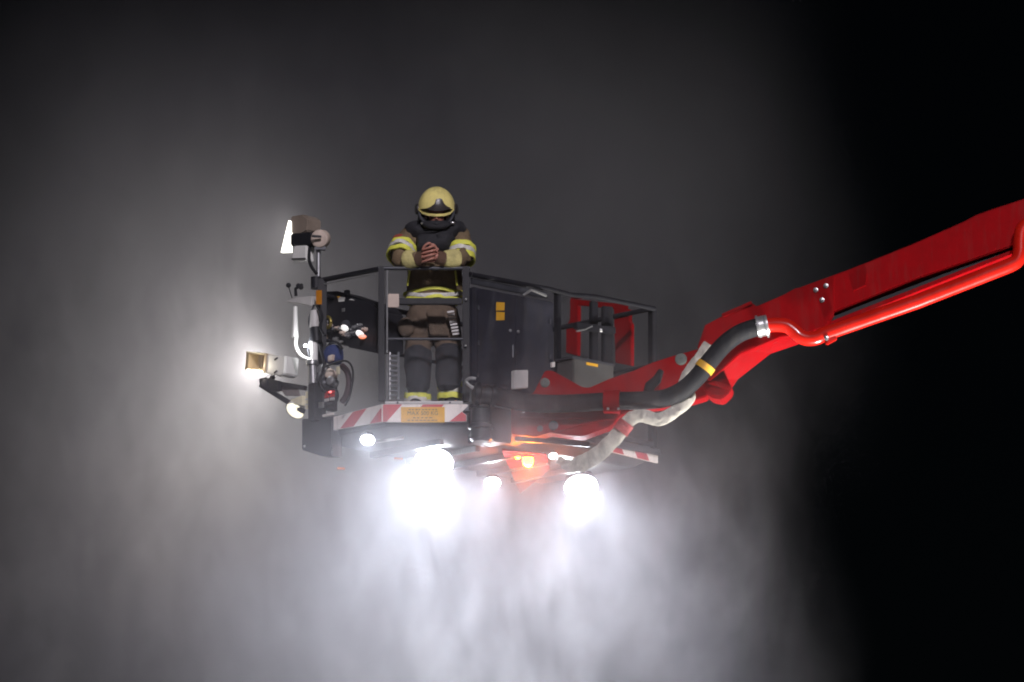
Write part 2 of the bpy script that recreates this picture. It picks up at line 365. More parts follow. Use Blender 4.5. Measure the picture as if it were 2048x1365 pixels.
# ---- lamps under the platform (parts of it), each with the light it gives
def down_lamp(px, py, Y, rad, watts, deg, bd, lens, col, name='work_lamp', blend=.7):
    p = at(px, py, Y); bd = V(bd).normalized(); d = V((bd.x, -.75, -1)).normalized()
    h = MB().lathe(p - d * (rad * 1.1), d, [(0, rad * .45), (rad * .25, rad * .8), (rad * .8, rad), (rad * 1.05, rad * 1.06), (rad * 1.12, rad * 1.06)], 24).build(name, DGREY, plat, smooth=True)
    MB().lathe(p + d * (rad * .03), d, [(0, rad * .98), (rad * .1, rad * .9), (rad * .16, rad * .5)], 24).build('lens', lens, h, smooth=True)
    MB().bar(p - d * (rad * .8), V((p.x, p.y, zb)), .03).build('bracket', DGREY, h)
    if watts: spot('lamp_light', p + d * (rad * .35), bd, watts, deg, blend, col, rad * .5, h)
COOL = (.8, .88, 1)
down_lamp(735, 880, 40.1, .06, 60, 165, (-.1, -1, -1), LENSS, COOL, 'corner_lamp', 1)
down_lamp(868, 925, 40.7, .165, 880, 172, (-.12, -.45, -1), LENSW, COOL, 'flood_lamp', 1)
down_lamp(985, 966, 41.55, .07, 70, 165, (0, -.8, -1), LENSS, COOL, 'corner_lamp', 1)
down_lamp(1106, 912, 40.75, .035, 0, 160, (.2, -.4, -1), LENSS, COOL, 'corner_lamp')
down_lamp(1162, 974, 41.7, .145, 640, 172, (.12, -.4, -1), LENSW, COOL, 'flood_lamp', 1)
p = at(1056, 921, 40.75)
bk = MB().lathe(p + UP * .06, -UP, [(0, .06), (.02, .06), (.025, .05), (.04, .05)], 20).build('amber_beacon', BLACK, plat, smooth=True)
MB().lathe(p + UP * .02, -UP, [(0, .045), (.03, .047), (.06, .038), (.075, .015)], 20).build('amber_lens', LENSA, bk, smooth=True)
MB().bar(p + UP * .05, V((p.x, p.y, zb)), .03).build('bracket', DGREY, bk)
l = bpy.data.lights.new('beacon_light', 'POINT'); l.energy = 65; l.color = (1, .2, .01); l.shadow_soft_size = .045
lo = bpy.data.objects.new('beacon_light', l); C.objects.link(lo); lo.location = p - UP * .09; lo.parent = bk
MB().lathe(at(1036, 914, 40.8), V((-.3, -1, -.3)), [(0, .02), (.02, .02), (.03, .01)], 12).build('amber_marker', LENSA, plat, smooth=True)
MB().bar(at(674, 937, 40.75), at(690, 938, 40.75), .02, .02).build('amber_marker', AMBERP, plat, bevel=.004)
MB().bar(at(788, 917, 40.95), at(806, 918, 40.95), .018, .018).build('amber_marker', AMBERP, plat, bevel=.004)
MB().bar(onZ(750, 884, zb - .02), onZ(806, 876, zb - .02), .03, .02).build('lamp_bracket', ALU, plat)
MB().prism([onZ(1004, 897, zb - .02), onZ(1092, 906, zb - .02), onZ(1100, 935, zb - .02), onZ(1040, 985, zb - .02)], -UP * .02).build('beacon_glow_plate', RED, plat, bevel=.004)  # red plate added in place of the beacon's orange haze glow
for k in range(6): MB().box(onZ(1058 + k * 5, 876.5 + k * 1.2, ZF - .2), (.007, .02, .006)).build('vent_slot', ALU, plat)
MB().prism([onL(603, 838, .03), onL(664, 838, .03), onL(664, 912, .03), onL(640, 912, .03), onL(603, 900, .03)], -NL * .12).build('end_bracket', BLACK, plat, bevel=.008)
MB().ball(onL(609, 893, .035), .012, 10, 6).build('rivet', ALU, plat, smooth=True)

# ------------------------------------------------------------------ boom
boom = thing('articulated_boom', 'bright red articulated boom reaching in from the right to the platform', 'boom', onA(1300, 780))
def plate(pts, name, m, th, off=0.0, bevel=.008, parent=None):
    return MB().prism([onA(*p, off) for p in pts], -NA * th).build(name, m, parent or boom, bevel=bevel)
beam = plate([(1600, 574.6), (1708, 535), (1823, 489), (1928, 443), (1952, 430), (1984, 418.5), (2048, 397.6), (2640, 170), (2640, 262), (2026, 492.5), (1834, 558), (1666, 626), (1600, 640)], 'main_beam', RED, .3, 0, .012)
plate([(1640, 652), (1668, 640), (2022, 501), (2640, 268), (2640, 277), (2022, 509), (1668, 650), (1640, 662)], 'lower_flange', RED, .22, .0, .004)
plate([(1590, 660), (1668, 632), (2640, 262), (2640, 270), (1668, 642), (1600, 668)], 'flange_web', BLACK, .16, -.06, 0)
head = plate([(1395, 700), (1411, 650), (1443, 633), (1504, 606.5), (1513, 613), (1566, 590), (1590, 577), (1612, 573), (1668, 552), (1668, 628), (1652, 653), (1610, 668), (1560, 674), (1480, 708), (1420, 762), (1385, 745)], 'head_plate', RED, .33, .016, .006)
MB().bar(onA(1444, 632, .03), onA(1504, 606, .03), .03, .03).build('head_rib', RED, head, bevel=.004)
MB().bar(onA(1396, 697, .024), onA(1412, 650, .024), .012, .012).build('head_edge', RED, head, bevel=.003)
MB().bar(onA(1668, 630, .026), onA(1653, 652, .026), .012, .012).build('head_edge', RED, head, bevel=.003)
for p in ((1631.5, 581), (1652, 572.5), (1644, 601)):
    MB().lathe(onA(*p, .016), NA, [(0, .02), (.012, .02), (.014, .013), (.026, .012), (.03, .006)], 12).build('bolt', ALU, head, smooth=True)
MB().bar(onA(1706, 582, .005), onA(1732, 570, .005), .012, .012).build('lifting_eye', RED, beam, bevel=.003)
MB().bar(onA(1733, 546, .005), onA(1731, 567, .005), .012, .012).build('lifting_eye', RED, beam, bevel=.003)
# underside of the knuckle, sloping back
ku = [(1404, 758), (1487, 697), (1550, 668), (1603, 667)]; kl = [(1450, 797), (1476, 759), (1541, 708), (1612, 684)]
a = [onA(*p, .014) for p in ku]; b = [onA(*p, -.24) for p in kl]
kb = MB(); kb.add(a + b + [x - NA * .2 + UP * .14 for x in a], [(0, 1, 5, 4), (1, 2, 6, 5), (2, 3, 7, 6), (4, 5, 9, 8), (5, 6, 10, 9), (6, 7, 11, 10), (0, 8, 9, 1), (1, 9, 10, 2), (2, 10, 11, 3), (0, 4, 8), (3, 11, 7)])
kb.build('knuckle_underside', RED, boom)
lug = plate([(1400, 768), (1416, 757), (1464, 772), (1460, 784), (1444, 799), (1424, 796), (1412, 786)], 'knuckle_lug', RED, .26, -.02, .01)
MB().bar(onA(1416, 765, -.012), onA(1460, 778, -.012), .03, .03).build('lug_rib', RED, lug, bevel=.008)
MB().bar(onA(1421, 790, -.012), onA(1448, 791, -.012), .02, .02).build('lug_rib', RED, lug, bevel=.006)
# jib
jib = plate([(1068, 784), (1090, 741), (1104, 741), (1164, 774), (1177, 776), (1223, 756), (1268, 741), (1305, 725), (1345, 712), (1400, 697), (1424, 735), (1414, 793), (1368, 807), (1300, 816), (1239, 830), (1222, 852), (1164, 873), (1132, 870), (1100, 865), (1071, 873), (1022, 868), (1022, 815)], 'jib_plate', RED, .2, -.06, .01)
for p, r, mm in (((1362, 719), .042, PIN), ((1090, 766), .034, PIN), ((1107, 852), .034, DGREY), ((1080, 858), .022, DGREY)):
    MB().lathe(onA(*p, -.06), NA, [(0, r * 1.2), (.008, r * 1.2), (.009, r), (.018, r), (.019, r * .3), (.015, r * .28)], 20).build('pivot_pin', mm, jib, bevel=.002)
MB().bar(onA(1040, 834, -.05), onA(1230, 838, -.05), .02, .02).build('jib_rib', RED, jib, bevel=.003)
MB().bar(onA(1110, 862, -.05), onA(1226, 835, -.05), .02, .018).build('jib_rib', RED, jib, bevel=.003)
MB().bar(onA(1030, 878, -.1), onA(1180, 890, -.1), .05, .04).build('jib_foot', BLACK, boom, bevel=.006)
lev = MB().tube([onA(1322, 742, .0), onA(1314, 760, .02), onA(1300, 772, .03), onA(1294, 795, .02), onA(1284, 805, 0)], [.025, .04, .045, .045, .03], 10).build('lock_lever', RUBBER, jib, smooth=True)
clamp = MB().tube([onA(1208, 804, .075), onA(1240, 804, .075)], .098, 20).build('hose_clamp', RED, jib, smooth=True)
for p in ((1216, 818), (1237, 818)): MB().ball(onA(*p, .17), .012, 8, 6).build('clamp_bolt', ALU, clamp, smooth=True)
# water pipe
pr = [(1530, 652), (1550, 650), (1572, 652), (1588, 662), (1600, 673), (1616, 678), (1634, 676), (1647, 669)]
pp = spline([onA(*p, .1) for p in pr], 5) + [onA(1834, 604, .1), onA(2010, 535, .1)] + spline([onA(2020, 531, .1), onA(2034, 522, .1), onA(2040, 505, .1), onA(2041, 480, .1), onA(2046, 458, .1), (onA(2062, 446, .1))], 5) + [onA(2640, 222, .1)]
MB().tube(pp, .061, 20).build('water_pipe', REDP, boom, smooth=True)
MB().lathe(onA(1653, 677, .15), NA, [(0, .02), (.02, .02), (.024, .01)], 10).build('pipe_bolt', ALU, boom, smooth=True)
MB().bar(onA(1650, 686, .11), onA(1672, 674, .11), .05, .05).build('pipe_clamp', REDP, boom, bevel=.008)

# ------------------------------------------------------------------ hoses
hose = thing('water_hose', 'thick black rubber water hose with yellow band running along the red jib', 'hose', onA(1380, 770, .1))
hp = [(1524, 653), (1500, 659), (1476, 669), (1448, 690), (1420, 722), (1395, 754), (1365, 781), (1330, 797), (1290, 801), (1250, 802), (1200, 804), (1150, 807), (1100, 808), (1050, 805), (1004, 796), (968, 786)]
off = [.1, .11, .12, .15, .17, .17, .15, .12, .09, .075, .075, .075, .08, .12, .18, .22]
hs = spline([onA(*p, o) for p, o in zip(hp, off)], 5)
MB().tube(hs, .075, 20).build('hose_body', RUBBER, hose, smooth=True)
MB().tube([onA(1513, 655, .105), onA(1536, 650.5, .1)], .086, 24).build('coupling', ALU, hose, smooth=True)
for q in (1517, 1532): MB().tube([onA(q - 2, 654, .103), onA(q + 2, 653, .103)], .094, 24).build('coupling_ring', GREY, hose, smooth=True)
k = min(range(len(hs)), key=lambda i: (hs[i] - onA(1409, 736, .17)).length)
dd = (hs[k + 1] - hs[k - 1]).normalized()
MB().tube([hs[k] - dd * .028, hs[k] + dd * .028], .083, 20).build('yellow_band', YEL, hose, smooth=True)
e0 = onA(950, 790, .24)
MB().lathe(onA(990, 793, .2), (e0 - onA(1004, 796, .18)).normalized(), [(0, .1), (.03, .1), (.04, .085), (.12, .085), (.13, .1), (.17, .1), (.19, .05)], 20).build('end_coupling', BLACK, hose, smooth=True)
MB().tube(spline([onA(965, 780, .26), onA(946, 776, .27), onA(932, 764, .27), onA(940, 757, .27), onA(952, 758, .27)], 4), .014, 8).build('wire_clip', ALU, hose, smooth=True)

fh = thing('fabric_hose', 'dirty white flattened canvas hose hanging in a slack loop below the jib', 'fabric hose', onA(1300, 840))
def ribbon(pts, offs, wa, th, k=8, seed=0):
    path = spline([onA(*p, o) for p, o in zip(pts, offs)], k); m = len(path); n = 18
    mb = MB(); vs = []
    for i in range(m):
        t = (path[min(i + 1, m - 1)] - path[max(i - 1, 0)]).normalized()
        x = t.cross(NA).normalized(); y = NA
        f = i / (m - 1); wv = wa(f) if callable(wa) else wa
        for j in range(n):
            an = 2 * math.pi * j / n; ca, sa = math.cos(an), math.sin(an)
            wr = .007 * noise.noise(V((f * 26 + seed, ca * 1.2, sa * 1.2))) + .007 * max(0, f - .8) / .2 * math.sin(f * 150 + ca * 3.5) + .004 * noise.noise(V((f * 70, ca * 3, sa * 3)))
            vs.append(path[i] + x * (ca * (wv + wr)) + y * (sa * (th + wr * 1.4)))
    mb.add(vs, [(i * n + j, i * n + (j + 1) % n, (i + 1) * n + (j + 1) % n, (i + 1) * n + j) for i in range(m - 1) for j in range(n)] + [tuple(range(n)), tuple(range((m - 1) * n, m * n))])
    return mb
ribbon([(1420, 690), (1396, 724), (1376, 752), (1368, 778), (1378, 795), (1350, 822), (1318, 839), (1285, 832), (1262, 838), (1240, 864), (1214, 893), (1192, 912), (1165, 926), (1140, 932), (1116, 920)],
       [.045, .05, .05, .05, .1, .12, .14, .15, .16, .16, .15, .12, .1, .08, .05], lambda f: .056 + .02 * max(0, f - .5) / .45 - .05 * max(0, f - .86) / .14, .019, 24).build('hose_body', CANVAS, fh, smooth=True)
ribbon([(1254, 846), (1247, 855), (1240, 864)], [.16, .16, .16], .071, .036, 4, 3).build('red_band', mat('faded_red_band', (.38, .07, .07), .7, var=.3, scale=20, dirt=.3), fh, smooth=True)

# ------------------------------------------------------------------ equipment on the left corner
mast = thing('lamp_mast', 'thin grey mast with orange sticker rising from the left corner post', 'mast', LC)
MB().tube([onL(637, 560, .02), onL(637, 497, .02)], .02, 12).build('rod', GREY, mast, smooth=True)
MB().prism([onL(632, 581, .08), onL(643, 581, .08), onL(643, 609, .08), onL(632, 609, .08)], -NL * .004).build('orange_sticker', ORANGE, mast)
MB().tube([onL(632, 555, .03), onL(632, 578, .03)], .045, 14).build('mast_collar', BLACK, mast, smooth=True)
MB().tube([onL(629, 622, .08), onL(629, 656, .08)], [.036, .044], 14).build('socket', LGREY, mast, smooth=True)
MB().tube([onL(631, 656, .08), onL(633, 684, .08)], .048, 14).build('grip_sleeve', BLACK, mast, smooth=True)
MB().tube([onL(627, 684, .09), onL(629, 722, .09)], [.036, .028], 14).build('white_sleeve', WHITE, mast, smooth=True)
MB().tube([onL(624, 722, .09), onL(624, 730, .09)], .05, 14).build('flange', ALU, mast, smooth=True)
MB().tube([onL(625, 730, .08), onL(626, 768, .08)], .04, 14).build('lower_tube', GREY, mast, smooth=True)
MB().bar(onL(632, 768, .05), onL(632, 842, .05), .11, .09).build('base_block', BLACK, mast, bevel=.008)
for y0, y1 in ((784, 797), (801, 808), (811, 819)): MB().prism([onL(611, y0, .07), onL(618, y0 - 1, .07), onL(618, y1, .07), onL(611, y1, .07)], -NL * .01).build('indicator', CREAM, mast)
MB().prism([onL(637, 805, .11), onL(645, 804, .11), onL(645, 815, .11), onL(637, 816, .11)], -NL * .02).build('latch', ALU, mast)

for q_, r_, mm in (([(634, 612), (644, 632), (640, 655), (650, 672)], .011, RUBBER), ([(628, 610), (618, 640), (622, 668), (616, 700), (624, 726)], .008, DGREY), ([(640, 690), (648, 730), (640, 762), (650, 786)], .012, RUBBER), ([(645, 735), (690, 722), (706, 744), (700, 790), (690, 812)], .009, RUBBER)):
    MB().tube(spline([onL(*p, .1) for p in q_], 5), r_, 8).build('cable', mm, mast, smooth=True)
bp_ = onL(611, 692, .13)
MB().ball(bp_, .014, 12, 8).build('marker_bulb', LENSS, mast, smooth=True)
MB().bar(bp_ + V((.015, 0, -.005)), onL(625, 700, .1), .014).build('bulb_bracket', DGREY, mast)
l = bpy.data.lights.new('bulb_light', 'POINT'); l.energy = 2.2; l.color = (.95, .97, 1); l.shadow_soft_size = .014
lo = bpy.data.objects.new('bulb_light', l); C.objects.link(lo); lo.location = bp_ + V((-.02, -.03, 0)); lo.parent = mast; lo.matrix_parent_inverse = Matrix.Translation(-V(mast.location))
rl = thing('round_spotlight', 'round beige spotlight head on top of the thin mast', 'spotlight', onL(640, 500, .03))
cc = onL(641, 478, .03); ax_ = V((-.15, -.95, -.2)).normalized()
MB().lathe(cc - ax_ * .07, ax_, [(0, .06), (.015, .078), (.1, .078), (.118, .07), (.124, .055), (.124, .02)], 28).build('shell', BEIGE, rl, smooth=True)
MB().lathe(cc - ax_ * .075, -ax_, [(0, .07), (.012, .062), (.018, .01)], 24).build('lens', CHROME, rl, smooth=True)
MB().bar(cc + V((-.07, -.1, -.0)), cc + V((.012, -.09, -.004)), .018, .02).build('handle', BLACK, rl, bevel=.004)
MB().bar(cc - UP * .07, cc - UP * .1, .09, .05).build('yoke', DGREY, rl, bevel=.004)

WARM = (1, .96, .91)
fl = thing('tilted_floodlight', 'lit floodlight with bright narrow lens edge high beside the round spotlight', 'floodlight', onL(600, 525, .1))
P0 = onL(598, 478, .1)
MB().prism([onL(581, 433, .06), onL(606, 429, .06), onL(616, 437, .06), onL(614, 462, .06), onL(600, 470, .06), onL(582, 468, .06)], -NL * .16).build('housing', BROWN, fl, bevel=.01)
MB().prism([onL(577, 441, .07), onL(581, 444, .07), onL(580.5, 505, .07), onL(561.5, 505.5, .07)], -NL * .025).build('lens', glow('lit_lens_edge', (1, .96, .85), 2.6), fl)
MB().prism([onL(580, 468, .09), onL(622, 464, .09), onL(624, 492, .09), onL(580, 492, .09)], -NL * .14).build('yoke', BLACK, fl, bevel=.01)
MB().prism([onL(589, 492, .1), onL(612, 491, .1), onL(611, 521, .1), onL(583, 522, .1)], -NL * .1).build('ballast_box', WHITE, fl, bevel=.006)
MB().prism([onL(583, 517, .105), onL(611, 516, .105), onL(611, 518.5, .105), onL(583, 519.5, .105)], -NL * .004).build('vent_slot', BLACK, fl)
MB().tube(spline([onL(620, 488, .06), onL(618, 515, .07), onL(622, 532, .06), onL(633, 548, .05)], 5), .014, 8).build('cable', RUBBER, fl, smooth=True)
fl_p = onL(566, 476, .02)
spot('floodlight_beam', at(590, 462, 41.0), (-.75, 1, .02), 110, 150, 1, WARM, .09, fl)

jb = thing('control_joysticks', 'small black joystick knobs on a thin grey shelf at the left corner', 'joysticks', onL(600, 606, .05))
MB().prism([onL(572, 602, .05), onL(596, 595, .05), onL(624, 592, .05), onL(622, 612, .05), onL(600, 607, .05), onL(576, 605, .05)], -NL * .12).build('shelf', LGREY, jb, bevel=.004)
for a, b in (((577, 571), (580, 573)), ((597, 572), (597, 577)), ((602, 575), (600, 578))): MB().ball(onL(*a, .03), .022, 12, 8).build('knob', BLACK, jb, smooth=True)
MB().tube([onL(592, 592, .03), onL(591, 578, .03), onL(604, 570, .03)], .014, 8).build('stem', BLACK, jb, smooth=True)
MB().tube([onL(577, 573, .03), onL(584, 596, .03)], .005, 6).build('stem', BLACK, jb, smooth=True)

wp = thing('white_nozzle', 'slim white nozzle with curved white pipe beside the left corner post', 'nozzle', onL(595, 720, .12))
MB().tube([onL(590.5, 614, .14), onL(590.5, 640, .14), onL(590, 672, .14), onL(590, 675, .14)], [.019, .022, .03, .03], 14).build('nozzle_body', WHITE, wp, smooth=True)
MB().tube(spline([onL(592, 675, .14), onL(591, 690, .14), onL(596, 704, .14), onL(606, 715, .13), onL(622, 721, .1)], 5), .017, 12).build('curved_pipe', WHITE, wp, smooth=True)

br = thing('folding_bracket', 'black triangular folding bracket sticking out left of the platform', 'bracket', onL(612, 800, .02))
MB().bar(onL(521, 762, .1), onL(612, 777, .04), .035, .04).build('upper_bar', BLACK, br, bevel=.004)
MB().bar(onL(521, 770, .1), onL(608, 824, .04), .035, .04).build('lower_bar', BLACK, br, bevel=.004)
MB().prism([onL(517, 758, .12), onL(531, 755, .12), onL(556, 762, .12), onL(556, 782, .12), onL(541, 783, .12), onL(519, 773, .12)], -NL * .05).build('gusset', BLACK, br, bevel=.005)
MB().lathe(onL(531, 766, .12), NL, [(0, .03), (.02, .03), (.026, .015)], 14).build('hinge_pin', DGREY, br, smooth=True)
MB().prism([onL(556, 772, .06), onL(594, 776, .06), onL(598, 792, .06), onL(570, 792, .06)], -NL * .02).build('web_plate', mat('mauve_grey', (.2, .17, .17), .5), br, bevel=.003)

f2 = thing('box_floodlight', 'square white floodlight with open reflector hood on the end of the black bracket', 'floodlight', onL(545, 757, .12))
# housing at the right, open hood at the left
hx = (onL(572, 712, .12) - onL(528, 709, .12)).normalized()
MB().prism([onL(529, 709, .15), onL(571, 712, .15), onL(568, 748, .15), onL(560, 753, .15), onL(526, 745, .15)], -NL * .16).build('housing', WHITE, f2, bevel=.008)
for p in ((552, 718), (551, 744)): MB().bar(onL(p[0] - 3, p[1] + 2, .154), onL(p[0] + 3, p[1] - 2, .154), .006, .012).build('slot', BLACK, f2)
# shallow hood, walls of real thickness
o4 = [onL(493, 703, .2), onL(532, 707, .17), onL(529, 744, .17), onL(490, 740, .2)]
i4 = [onL(498, 707, .2), onL(529, 710, .17), onL(526, 739, .17), onL(496, 737, .2)]
hm = MB(); hm.add(o4 + i4 + [p - NL * .15 for p in o4] + [p - NL * .13 for p in i4],
   [(0, 1, 5, 4), (1, 2, 6, 5), (2, 3, 7, 6), (3, 0, 4, 7), (0, 8, 9, 1), (1, 9, 10, 2), (2, 10, 11, 3), (3, 11, 8, 0), (4, 5, 13, 12), (5, 6, 14, 13), (6, 7, 15, 14), (7, 4, 12, 15), (8, 11, 10, 9), (12, 13, 14, 15)])
hm.build('reflector_hood', mat('hood_paint', (.4, .31, .2), .4), f2)
MB().prism([onL(499, 709, .1), onL(526, 711.5, .08), onL(524, 734, .08), onL(498, 733, .1)], -NL * .01).build('reflector', BROWN, f2)
MB().tube([onL(495, 741, .195), onL(524, 745, .175)], .011, 10).build('lamp_tube', LENSY, f2, smooth=True)
MB().tube([onL(495, 704.5, .205), onL(529, 708.5, .175)], .005, 8).build('hood_rim', CREAM, f2, smooth=True)
MB().bar(onL(547, 752, .1), onL(540, 765, .1), .04, .03).build('yoke', BLACK, f2, bevel=.004)
spot('floodlight_beam', at(524, 727, 41.0), (-.8, 1, -.02), 950, 150, 1, WARM, .09, f2)

l = bpy.data.lights.new('lamp_glow', 'POINT'); l.energy = .8; l.color = (1, .9, .72); l.shadow_soft_size = .02
lo = bpy.data.objects.new('lamp_glow', l); C.objects.link(lo); lo.location = onL(508, 727, .24); lo.parent = f2; lo.matrix_parent_inverse = Matrix.Translation(-V(f2.location))
f3 = thing('lower_spotlight', 'cream reflector spotlight tucked under the black folding bracket', 'spotlight', onL(592, 840, .05))
c3 = onL(590, 822, .05); d3 = V((-.45, -.55, -.75)).normalized()
MB().lathe(c3, -d3, [(0, .088), (.02, .085), (.05, .066), (.075, .03), (.08, .01)], 24).build('bowl', WHITE, f3, smooth=True)
MB().lathe(c3, d3, [(0, .08), (.006, .07), (.012, .02)], 24).build('lens', glow('lit_cream_lens', (1, .9, .68), 1.6), f3, smooth=True)
MB().prism([onL(580, 800, .1), onL(605, 791, .1), onL(604, 812, .1), onL(582, 808, .1)], -NL * .04).build('shield', CREAM, f3, bevel=.004)
MB().bar(onL(596, 814, .06), onL(606, 822, .04), .03).build('yoke', BLACK, f3)

# black equipment cabinet on the rear-left side
ec = thing('equipment_cabinet', 'black sloping cabinet with shiny round lenses on the left of the platform', 'cabinet', onL(700, 700, -.1))
k = -.12
MB().prism([onL(648, 583, k), onL(672, 582, k), onL(690, 588, k), (onL(742, 605, k)), onL(757, 620, k), onL(757, 702, k), onL(724, 698, k), onL(690, 690, k), onL(650, 684, k)], -NL * .3).build('housing', BLACK, ec, bevel=.015)
MB().bar(onL(694, 581, k), onL(694, 592, k), .04).build('top_knob', BLACK, ec, bevel=.004)
MB().prism([onL(675, 594, k + .004), onL(690, 595, k + .004), onL(688, 603, k + .004), onL(677, 604, k + .004)], -NL * .004).build('label_plate', WHITE, ec)
MB().prism([onL(674, 593, k + .006), onL(681, 593, k + .006), onL(676, 598, k + .006)], -NL * .003).build('label_corner', YEL, ec)
MB().prism([onL(697, 600, k + .004), onL(703, 598, k + .004), onL(709, 601, k + .004)], -NL * .004).build('label_plate', WHITE, ec)
for (x, y, r) in ((692, 652, .04), (722, 663, .042)):
    c_ = onL(x, y, k + .01); n_ = V((-.35, -.55, -.8)).normalized()
    h_ = MB().lathe(c_ - n_ * .05, n_, [(0, r * .6), (.03, r * 1.1), (.06, r * 1.2), (.075, r * 1.2), (.078, r)], 20).build('lamp_pod', DGREY, ec, smooth=True)
    MB().lathe(c_ + n_ * .02, n_, [(0, r * .97), (.016, r * .8), (.024, r * .3)], 20).build('lens', glow('lens_reflection_glow', (1, .97, .95), .9), h_, smooth=True)  # weak emission stands in for reflections in the glass
MB().ball(onL(725, 674, k + .05), (.035, .025, .02), 14, 8).build('amber_lens', glow('amber_reflection_glow', (1, .2, .02), .9), ec, smooth=True)  # amber reflection put in as weak emission
for i in range(24):                                # valves, couplings and clips of the panel
    x = random.uniform(648, 738); y = random.uniform(640, 690) + (x > 690) * 2; s_ = random.uniform(.012, .026)
    MB().lathe(onL(x, y, k + .005), NL, [(0, s_), (.02, s_), (.024, s_ * .6), (.05, s_ * .55), (.054, s_ * .3)], 12).build('valve_fitting', random.choice((GREY, ALU, CHROME, BEIGE)), ec, smooth=True)
MB().tube(spline([onL(655 + 7 * math.cos(t * .9), 645 + 11 * math.sin(t * .9), k + .08) for t in range(8)], 4), .014, 10).build('brass_ring', BRASS, ec, smooth=True)
MB().bar(onL(700, 692, k + .02), onL(757, 704, k + .02), .03, .03).build('lower_strut', BLACK, ec, bevel=.004)
MB().bar(onL(684, 621, k + .005), onL(689, 620, k + .005), .008, .03).build('clip', ALU, ec)

bb = thing('tool_bag', 'dark blue fabric bag with pale patch hanging on the left corner post', 'bag', onL(668, 732, .02))
bgm = MB().ball(onL(667, 711, .02), (.088, .06, .088), 20, 14)
for i, v in enumerate(bgm.v): q = V(v); bgm.v[i] = tuple(q + V((noise.noise(q * 14), noise.noise(q * 15 + V((5, 0, 0))), noise.noise(q * 13 + V((0, 7, 0))))) * .014)
bgm.build('bag_body', BLUE, bb, smooth=True)
MB().prism([onL(655, 712, .09), onL(665, 709, .09), onL(664, 721, .09), onL(655, 724, .09)], -NL * .03).build('pale_patch', BEIGE, bb, bevel=.004)
MB().tube(spline([onL(652, 700, .06), onL(660, 688, .03), onL(675, 686, .03), onL(684, 698, .04)], 4), .012, 8).build('strap', BLACK, bb, smooth=True)

hr = thing('valve_block', 'cluster of steel couplings and valves stacked beside the left corner post', 'valve block', onL(665, 790, .02))
for (x, y, r, l_, mm) in ((656, 745, .045, .1, GREY), (668, 752, .04, .08, BEIGE), (655, 762, .038, .12, DGREY), (672, 768, .035, .1, GREY), (660, 774, .03, .12, DGREY)):
    MB().lathe(onL(x, y, -.02), (NL * 1.0 + V((.2, 0, .15))).normalized(), [(0, r), (l_ * .3, r), (l_ * .34, r * .8), (l_ * .6, r * .8), (l_ * .64, r * 1.08), (l_ * .9, r * 1.08), (l_, r * .6)], 16).build('coupling', mm, hr, smooth=True)
MB().prism([onL(672, 734, .08), onL(677, 733, .08), onL(677, 748, .08), onL(672, 749, .08)], -NL * .02).build('clip', CREAM, hr, bevel=.002)
MB().tube(spline([onL(684, 732, .03), onL(695, 745, .03), onL(698, 768, .03), onL(692, 792, .03), onL(684, 804, .03)], 5), .026, 12).build('hose_loop', mat('maroon_rubber', (.05, .025, .03), .6), hr, smooth=True)
MB().bar(onL(660, 742, -.06), onL(660, 822, -.06), .12, .06).build('back_plate', BLACK, hr, bevel=.005)
rm = thing('tail_marker', 'red and clear round marker lamp with tiny lit red diode above the striped board', 'marker lamp', onL(667, 812, .05))
c_ = onL(666, 794, .04)
MB().lathe(c_, NL, [(0, .075), (.03, .075), (.035, .07)], 22).build('base', BLACK, rm, smooth=True)
for s_ in (-1, 1):
    for j in range(3):
        cc_ = c_ + NL * .036 + BX * (s_ * -.034) + UP * (.03 - .03 * j)
        MB().box(cc_, (.026, .012, .012), (BX, NL, UP)).build('lens_segment', (REDPL, REDPL, LGREY)[j], rm, bevel=.004)
MB().ball(onL(661, 784.5, .09), (.017, .01, .01), 10, 6).build('red_diode', LENSR, rm, smooth=True)

# ------------------------------------------------------------------ firefighter
def P(px, py, Y): return at(px, py, Y)
man = thing('person', 'firefighter in pale yellow helmet leaning on the front rail with hands clasped', 'person', (P(868, 700, 40.42).x, 40.42, ZF))
zfoot = ZF
hip = P(869, 634, 40.44); wst = P(869, 575, 40.40); chs = P(871, 505, 40.33); nk = P(873, 462, 40.27); hd = P(873, 425, 40.2)
shl, shr = P(820, 474, 40.32), P(921, 474, 40.32)
ell, elr = P(801, 523, 40.14), P(924, 521, 40.12)
wrl, wrr = P(838, 519, 40.0), P(885, 518, 40.0)
hal, har = P(852, 512, 39.965), P(864, 512, 39.975)
hl, hr_ = P(846, 650, 40.44), P(891, 650, 40.44)
knl, knr = P(836, 738, 40.38), P(898, 735, 40.36)
anl = V((P(835, 800, 40.42).x, 40.44, ZF + .1)); anr = V((P(903, 800, 40.42).x, 40.42, ZF + .1))
tol = anl + V((-.03, -.2, -.06)); tor = anr + V((.04, -.2, -.06))
chin = P(873, 442, 40.17); crown = P(873, 402, 40.22)
J = [(hip, .11, .08), (wst, .12, .09), (chs, .17, .11), (nk, .06), (chin, .065, .075), (hd, .08, .1), (crown, .075, .09),
     (shl, .065), (ell, .05), (wrl, .032), (hal, .03, .04), (shr, .065), (elr, .05), (wrr, .032), (har, .03, .04),
     (hl, .085), (knl, .06), (anl, .045), (tol, .022), (hr_, .085), (knr, .06), (anr, .045), (tor, .022)]
Bn = [(0, 1), (1, 2), (2, 3), (3, 4), (4, 5), (5, 6), (2, 7), (7, 8), (8, 9), (9, 10), (2, 11), (11, 12), (12, 13), (13, 14), (0, 15), (15, 16), (16, 17), (17, 18), (0, 19), (19, 20), (20, 21), (21, 22)]
body = skin('body', J, Bn, SKIN, man)
